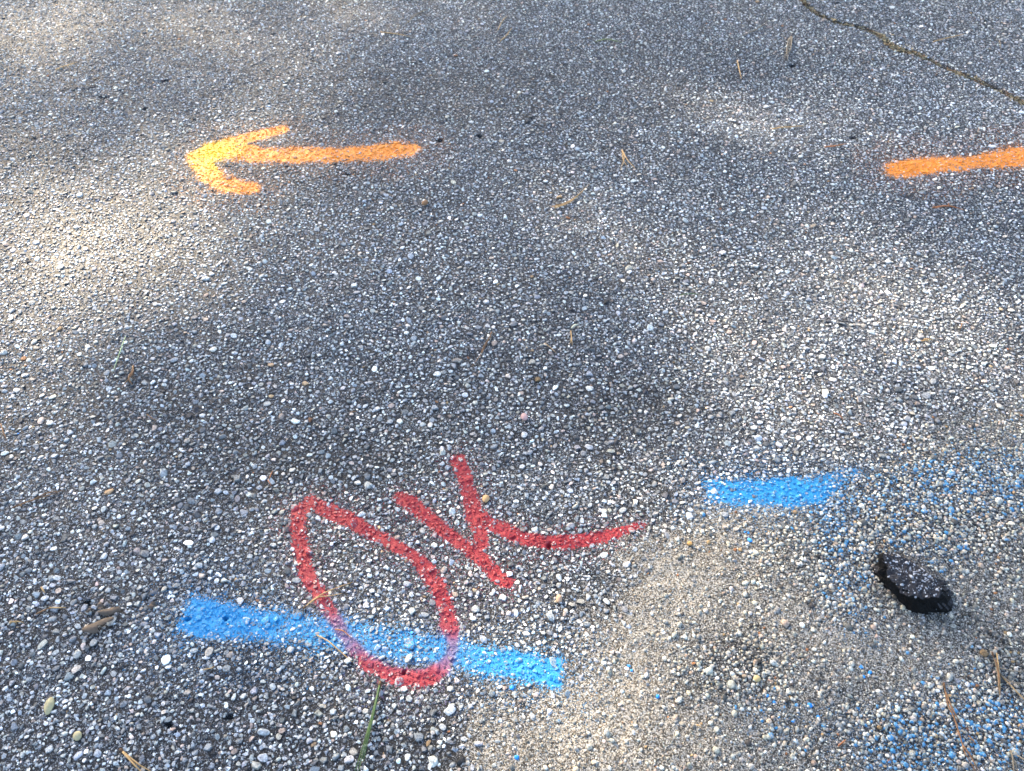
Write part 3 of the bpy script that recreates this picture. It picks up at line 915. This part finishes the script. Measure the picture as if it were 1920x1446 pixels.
needles(N, [[(28, 952), (60, 941), (90, 932), (118, 921)], [(60, 942), (88, 929), (112, 923)]], M_BROWN, 'long brown needle pair on dark asphalt left of the red loop', CAT, .0010, sheath=True)
needles(N, [[(276, 778), (284, 784), (292, 790)]], M_BROWN, 'small brown needle on asphalt right of the long brown pair', CAT, .0009)
needles(N, [[(95, 1141), (108, 1142), (125, 1141)]], M_TAN, 'golden needle bit left of the dead brown leaf pieces', CAT, .0013)
needles(N, [[(70, 1153), (84, 1147), (96, 1141)]], M_BROWN, 'brown needle joined end on to a golden needle bit', CAT, .0013)
needles(N, [[(20, 1171), (32, 1168), (46, 1169)], [(22, 1168), (34, 1171)]], M_TAN, 'small tan needle scrap far left of the dead leaf pieces', CAT, .0011)
needles(N, [[(79, 1103), (86, 1114)]], M_TAN, 'short tan needle stub above the golden needle bit', CAT, .0013)
needles(N, [[(105, 132), (122, 126), (146, 118)]], M_TAN, 'thin tan needle on asphalt well above the orange arrow', CAT, .0015)
needles(N, [[(714, 64), (745, 68), (770, 72)]], M_TAN, 'faint tan needle far up the road beyond the orange arrow', CAT, .0015)
needles(N, [[(762, 48), (782, 30), (806, 18)]], M_GREY, 'curved grey needle at the far edge of the road view', CAT, .0016)
needles(N, [[(934, 58), (942, 42), (951, 32)]], M_TAN, 'short upright tan needle far up the road', CAT, .0016)
needles(N, [[(938, 78), (950, 68), (960, 54)]], M_TAN, 'tan needle just below the short upright one far up the road', CAT, .0016)
needles(N, [[(968, 186), (976, 178), (981, 171)]], M_GREY, 'short grey needle on the dark stretch right of the orange arrow', CAT, .0015)
needles(N, [[(1563, 775), (1572, 779), (1582, 787)]], M_RED, 'rusty needle above the short blue stripe', CAT, .0010)
needles(N, [[(1727, 641), (1738, 641), (1749, 639)], [(1730, 639), (1747, 641)]], M_TAN, 'golden needle pair on pale asphalt between orange and blue stripes', CAT, .0010)
needles(N, [[(1800, 618), (1802, 608)]], M_BROWN, 'small brown needle right of the golden pair', CAT, .0010)
needles(N, [[(505, 900), (512, 884)], [(503, 902), (509, 912)]], M_RED, 'small rusty needle above the red loop', CAT, .0010)
needles(N, [[(656, 775), (668, 772)]], M_BROWN, 'short dark needle on asphalt above the gap between red letters', CAT, .0009)

# green things
needles('green_pine_needles', [[(713, 1286), (703, 1330), (688, 1385), (668, 1450)], [(713, 1287), (702, 1335), (690, 1388), (673, 1455)], [(713, 1289), (704, 1338), (695, 1380), (683, 1432)]], M_GREEN,
        'long green pine needle bundle pointing at the bottom of the red loop', 'pine needle', .0013, group='fallen pine needles', sheath=True, lift=.005)
def blade(name, px_pts, wid, mat, label):
    g = np.array(needle_path(px_pts, .004, .003)); base = g[0].copy(); g = g - base
    n = len(g); v, f = [], []
    for i in range(n):
        d = g[min(i + 1, n - 1)] - g[max(i - 1, 0)]; s = np.array([-d[1], d[0], 0]); s /= np.linalg.norm(s) + 1e-9
        w = wid * math.sin(math.pi * (.12 + .86 * i / (n - 1))) ** .7
        v += [g[i] + s * w, g[i] + [0, 0, w * .35], g[i] - s * w, g[i] - [0, 0, w * .35]]
    for i in range(n - 1):
        for k in range(4):
            f.append((4 * i + k, 4 * i + (k + 1) % 4, 4 * i + 4 + (k + 1) % 4, 4 * i + 4 + k))
    f += [(3, 2, 1, 0), tuple(4 * (n - 1) + k for k in range(4))]
    tag(mesh_object(name, v, f, mat, smooth=True, loc=tuple(base)), label, 'grass blade')
blade('grass_blade', [(237, 634), (226, 668), (212, 702)], .0012, M_PALE, 'thin pale green grass blade beside the brown forked twig')
blade('grass_blade', [(1116, 79), (1140, 77), (1170, 83)], .0042, simple_mat('olive_leaf', (.16, .20, .09), .6, .3, 60), 'olive green leaf sliver far up the dark part of the road')
blade('seed_husk', [(1071, 617), (1078, 613), (1085, 611)], .0028, simple_mat('pale_seed', (.50, .52, .42), .6, .2, 60), 'pale oval seed husk in mid road above a tiny needle pair')

# dead leaf pieces
M_LEAF = simple_mat('dead_leaf_brown', (.115, .088, .068), .75, .22, 140, .25, .0006)
def leaf(outline_px, lift, label, curl=.004, ridge=.25):
    c = np.mean([at(*p) for p in outline_px], axis=0)
    o = np.array([at(*p) - c for p in outline_px])
    o = smooth_line(list(o) + [o[0]], 4)[:-1]
    n = len(o)
    ax = np.linalg.svd(o - o.mean(0))[2][0]
    pe = np.array([-ax[1], ax[0]])
    t = o @ ax; s = o @ pe
    L, W = np.abs(t).max(), np.abs(s).max()
    def z(tt, ss):
        return lift + curl * (1 - (ss / W) ** 2) * .8 + curl * .6 * (tt / L) ** 2 + .0012 * np.sin(tt / L * 5)
    v, f = [], []
    rings = [1.0, .66, .33]
    for side in (0, 1):
        for k in rings:
            for p in o:
                q = p * k
                v.append((q[0], q[1], float(z(q @ ax, q @ pe)) - side * .0007))
        v.append((0, 0, float(z(0, 0)) - side * .0007))
    m = 3 * n + 1
    for side in (0, 1):
        b = side * m
        for r in range(2):
            for k in range(n):
                k2 = (k + 1) % n
                g = (b + r * n + k, b + r * n + k2, b + (r + 1) * n + k2, b + (r + 1) * n + k)
                f.append(g if side == 0 else g[::-1])
        for k in range(n):
            g = (b + 2 * n + k, b + 2 * n + (k + 1) % n, b + 3 * n)
            f.append(g if side == 0 else g[::-1])
    for k in range(n):
        k2 = (k + 1) % n
        f.append((k, m + k, m + k2, k2))
    zz = float(road_z(np.array([c[0]]), np.array([c[1]]))[0])
    return tag(mesh_object('dead_leaf', v, f, M_LEAF, smooth=True, loc=(c[0], c[1], zz)), label, 'leaf', 'dead leaf pieces')
leaf([(187, 1153), (197, 1146), (212, 1141), (220, 1143), (226, 1141), (228, 1147), (222, 1151), (208, 1155), (194, 1157)], .0055, 'upper of the two larger brown leaf pieces left of the blue stripe, oval')
leaf([(159, 1184), (166, 1176), (178, 1170), (196, 1164), (212, 1161), (218, 1163), (212, 1169), (204, 1171), (200, 1175), (192, 1176), (182, 1178), (180, 1182), (186, 1186), (180, 1190), (168, 1190), (160, 1190)], .006, 'lower of the two larger brown leaf pieces left of the blue stripe, torn and hooked')
leaf([(184, 1142), (188, 1132), (193, 1133), (194, 1141), (190, 1146)], .005, 'small upright brown leaf scrap touching the oval leaf piece', .002)
leaf([(161, 1150), (166, 1145), (172, 1142), (172, 1146), (165, 1151)], .004, 'tiny brown leaf scrap left of the oval leaf piece', .0015)
leaf([(280, 1136), (286, 1131), (292, 1132), (291, 1138), (285, 1143), (281, 1141)], .004, 'small greyish leaf scrap between the leaf pieces and the blue stripe', .0015)

# loose pebbles that stand out
def pebble(px, py, rx, ry, colour, label, ang=0.0, h=.6):
    v, f = icosphere(3)
    rg = np.random.default_rng(int(px))
    n = rg.normal(size=(9, 3)); n /= np.linalg.norm(n, axis=1)[:, None]
    p = rg.uniform(.78, .98, 9)
    dd = v @ n.T
    rad = np.where(dd > .05, p[None] / np.maximum(dd, .05), 9).min(1)
    v = v * np.minimum(rad, 1)[:, None]
    c = at(px, py); sx, sy = pxsize(px, py)
    v = v * np.array([rx * sx, ry * sy, min(rx * sx, ry * sy) * h])
    ca, sa = math.cos(ang), math.sin(ang)
    v = np.column_stack([v[:, 0] * ca - v[:, 1] * sa, v[:, 0] * sa + v[:, 1] * ca, v[:, 2]])
    tag(mesh_object('pebble', v, f, simple_mat('pebble_stone', colour, .7, .16, 250), smooth=True, loc=(c[0], c[1], ground_z(*c) + .003)), label, 'pebble', 'loose pebbles')
pebble(93, 1325, 9, 16, (.40, .36, .21), 'yellowish smooth pebble near the left corner, largest of the loose pebbles', .1)
pebble(146, 1381, 8, 9, (.42, .37, .22), 'smaller yellowish pebble right of the large yellowish one', .4)
pebble(1048, 1124, 6, 8, (.46, .30, .20), 'peach coloured pebble between red letter K and the sunny sand')
pebble(797, 383, 6, 5, (.22, .12, .06), 'small brown pebble below the tail of the orange arrow')
pebble(983, 783, 7, 7, (.50, .32, .30), 'pink pebble in mid road above the red letter K')
pebble(911, 935, 7, 7, (.48, .30, .15), 'amber pebble beside the upright stroke of the red letter K')
pebble(1418, 1275, 7, 6, (.46, .36, .18), 'yellow pebble on the sand below the dark pebbly spot')
pebble(1293, 1020, 5, 4, (.50, .28, .10), 'orange pebble on the sunny sand right of the red letter K')

# ---------------------------------------------------------------- dry debris in the crack
def crack_debris():
    rg = np.random.default_rng(21)
    v, f, fm = [], [], []
    seg = CRACK
    L = np.r_[0, np.cumsum(np.linalg.norm(np.diff(seg[:, :2], axis=0), axis=1))]
    for k in range(2600):
        s = rg.uniform(0, L[-1])
        i = min(np.searchsorted(L, s), len(seg) - 1); i = max(i, 1)
        t = (s - L[i - 1]) / (L[i] - L[i - 1] + 1e-9)
        p = seg[i - 1] * (1 - t) + seg[i] * t
        if vnoise(np.array([s]), np.array([0.]), .06, 4)[0] < .42 and rg.random() < .8: continue
        d = seg[i, :2] - seg[i - 1, :2]; a = math.atan2(d[1], d[0]) + rg.normal() * .8
        ln = rg.uniform(.004, .020)
        off = rg.normal() * (.0045 + .008 * vnoise(np.array([s]), np.array([3.]), .09, 8)[0]) * p[2]
        nrm = np.array([-d[1], d[0]]) / np.linalg.norm(d)
        c = p[:2] + nrm * off
        z = float(road_z(np.array([c[0]]), np.array([c[1]]))[0]) + rg.uniform(-.006, .002)
        e = np.array([math.cos(a), math.sin(a)]) * ln / 2
        bend = nrm * rg.normal() * .002
        pts = [(*(c - e), z), (*(c + bend), z + rg.uniform(.0, .0025)), (*(c + e), z + rg.normal() * .0008)]
        r = rg.uniform(.0008, .0017)
        tv, tf = tube(pts, [r, r, r * .6], 4)
        b = len(v); v += tv; f += [tuple(b + q for q in g) for g in tf]; fm += [int(rg.choice(4, p=[.33, .20, .29, .18]))] * len(tf)
    m = [simple_mat('straw_debris', (.36, .29, .17), .75, .3, 150), M_BROWN, simple_mat('khaki_debris', (.26, .225, .14), .8, .3, 150), simple_mat('dark_debris', (.05, .04, .025), .8, .3, 150)]
    o = mesh_object('needle_litter', v, f, m, fmat=fm)
    tag(o, 'tan dry needles and dirt packed along the crack in the road', 'litter', kind='stuff')
crack_debris()

# ---------------------------------------------------------------- the pine beyond the frame that dapples the road
LIT = [(30, 640, 130, 110, .9), (130, 520, 170, 90, .95), (250, 430, 180, 80, .95), (360, 340, 150, 70, .9), (480, 235, 140, 55, .55), (570, 160, 120, 40, .35), (60, 370, 140, 100, .6), (40, 230, 120, 60, .4),
       (120, 60, 260, 70, .6), (430, 95, 140, 40, .3), (720, 14, 220, 32, .55), (900, 540, 140, 60, .25), (1050, 440, 160, 70, .35), (1200, 370, 160, 60, .42), (1420, 238, 130, 45, .65), (1600, 230, 160, 40, .4), (1850, 195, 170, 45, .4),
       (1500, 620, 180, 110, .5), (1700, 560, 220, 120, .55), (1420, 800, 150, 90, .6), (1850, 650, 150, 100, .45), (1650, 760, 150, 60, .35), (880, 1440, 150, 80, .9), (1040, 1340, 170, 100, 1.0), (1150, 1210, 130, 120, 1.0),
       (1235, 1070, 120, 110, 1.0), (1340, 995, 120, 60, .8), (1480, 960, 100, 50, .3), (1000, 930, 140, 70, .4), (780, 1150, 170, 160, .35), (700, 1330, 140, 100, .32), (950, 1130, 150, 100, .35)]
def shade_tree():
    rg = np.random.default_rng(33)
    g0 = np.array([-.6, 1.9])
    n0 = 63000
    gxy = g0 + rg.uniform(-1, 1, (n0, 2)) * np.array([5.2, 6.0])
    lit = np.clip(blobs(gxy[:, 0], gxy[:, 1], LIT), 0, 1)
    front = gxy[:, 1] < .1
    lit[front] *= .3
    T = .08 + .90 * lit
    od = -np.log(T)
    edge = np.hypot((gxy[:, 0] - g0[0]) / 5.2, (gxy[:, 1] - g0[1]) / 6.0)
    keep = rg.random(n0) < od / 2.53 * np.clip((1 - edge) * 6, 0, 1)
    gxy = gxy[keep]
    t = rg.uniform(20, 25, len(gxy))
    P = np.column_stack([gxy, np.zeros(len(gxy))]) + SUNV[None] * t[:, None]
    n = len(P)
    a = rg.normal(size=(n, 3)); a /= np.linalg.norm(a, axis=1)[:, None]
    b = np.cross(a, rg.normal(size=(n, 3))); b /= np.linalg.norm(b, axis=1)[:, None]
    c = np.cross(a, b)
    l = rg.uniform(.06, .11, n)[:, None]; w = l * rg.uniform(.28, .42, n)[:, None]
    q = np.stack([P - a * l, P - a * l * .1 + b * w + c * l * .1, P + a * l, P - a * l * .1 - b * w + c * l * .1], 1).reshape(-1, 3)
    f = np.arange(4 * n).reshape(-1, 4)
    ctr = P.mean(0)
    side = np.array([math.cos(SUN_AZ), -math.sin(SUN_AZ)])
    base = ctr[:2] + side * -3.4
    root = bpy.data.objects.new('pine_tree', None); COL.objects.link(root)
    root.location = (base[0], base[1], 0)
    tag(root, 'tall pine tree standing well outside the view, dappling the road with soft shade', 'tree')
    me = bpy.data.meshes.new('crown')
    me.vertices.add(len(q)); me.vertices.foreach_set('co', (q - np.array([*base, 0])).astype(np.float32).ravel())
    me.loops.add(4 * n); me.loops.foreach_set('vertex_index', f.ravel().astype(np.int32))
    me.polygons.add(n); me.polygons.foreach_set('loop_start', (np.arange(n) * 4).astype(np.int32))
    me.update(calc_edges=True)
    me.materials.append(simple_mat('pine_foliage', (.05, .085, .035), .6, .4, 1.5))
    cr = bpy.data.objects.new('crown', me); COL.objects.link(cr); cr.parent = root
    bark = simple_mat('pine_bark', (.12, .075, .05), .9, .4, 8, .2, .02)
    hgt = ctr[2] + 4
    tv, tf = tube([(0, 0, -.1), (.03, .02, hgt * .3), (.1, 0, hgt * .65), (.05, .05, hgt)], [.24, .20, .14, .03], 14)
    lv, lf = list(tv), list(tf)
    for k in range(26):
        z = hgt * rg.uniform(.5, .97)
        target = P[rg.integers(n)] - np.array([*base, 0])
        s = np.array([.08, .02, z])
        e = s + (target - s) * rg.uniform(.5, .95)
        m_ = (s + e) / 2 + np.array([0, 0, rg.uniform(.0, .4)])
        tv, tf = tube([s, m_, e], [.05, .03, .008], 7)
        b0 = len(lv); lv += tv; lf += [tuple(b0 + i for i in g) for g in tf]
    mesh_object('trunk', lv, lf, bark, parent=root, smooth=True)
shade_tree()
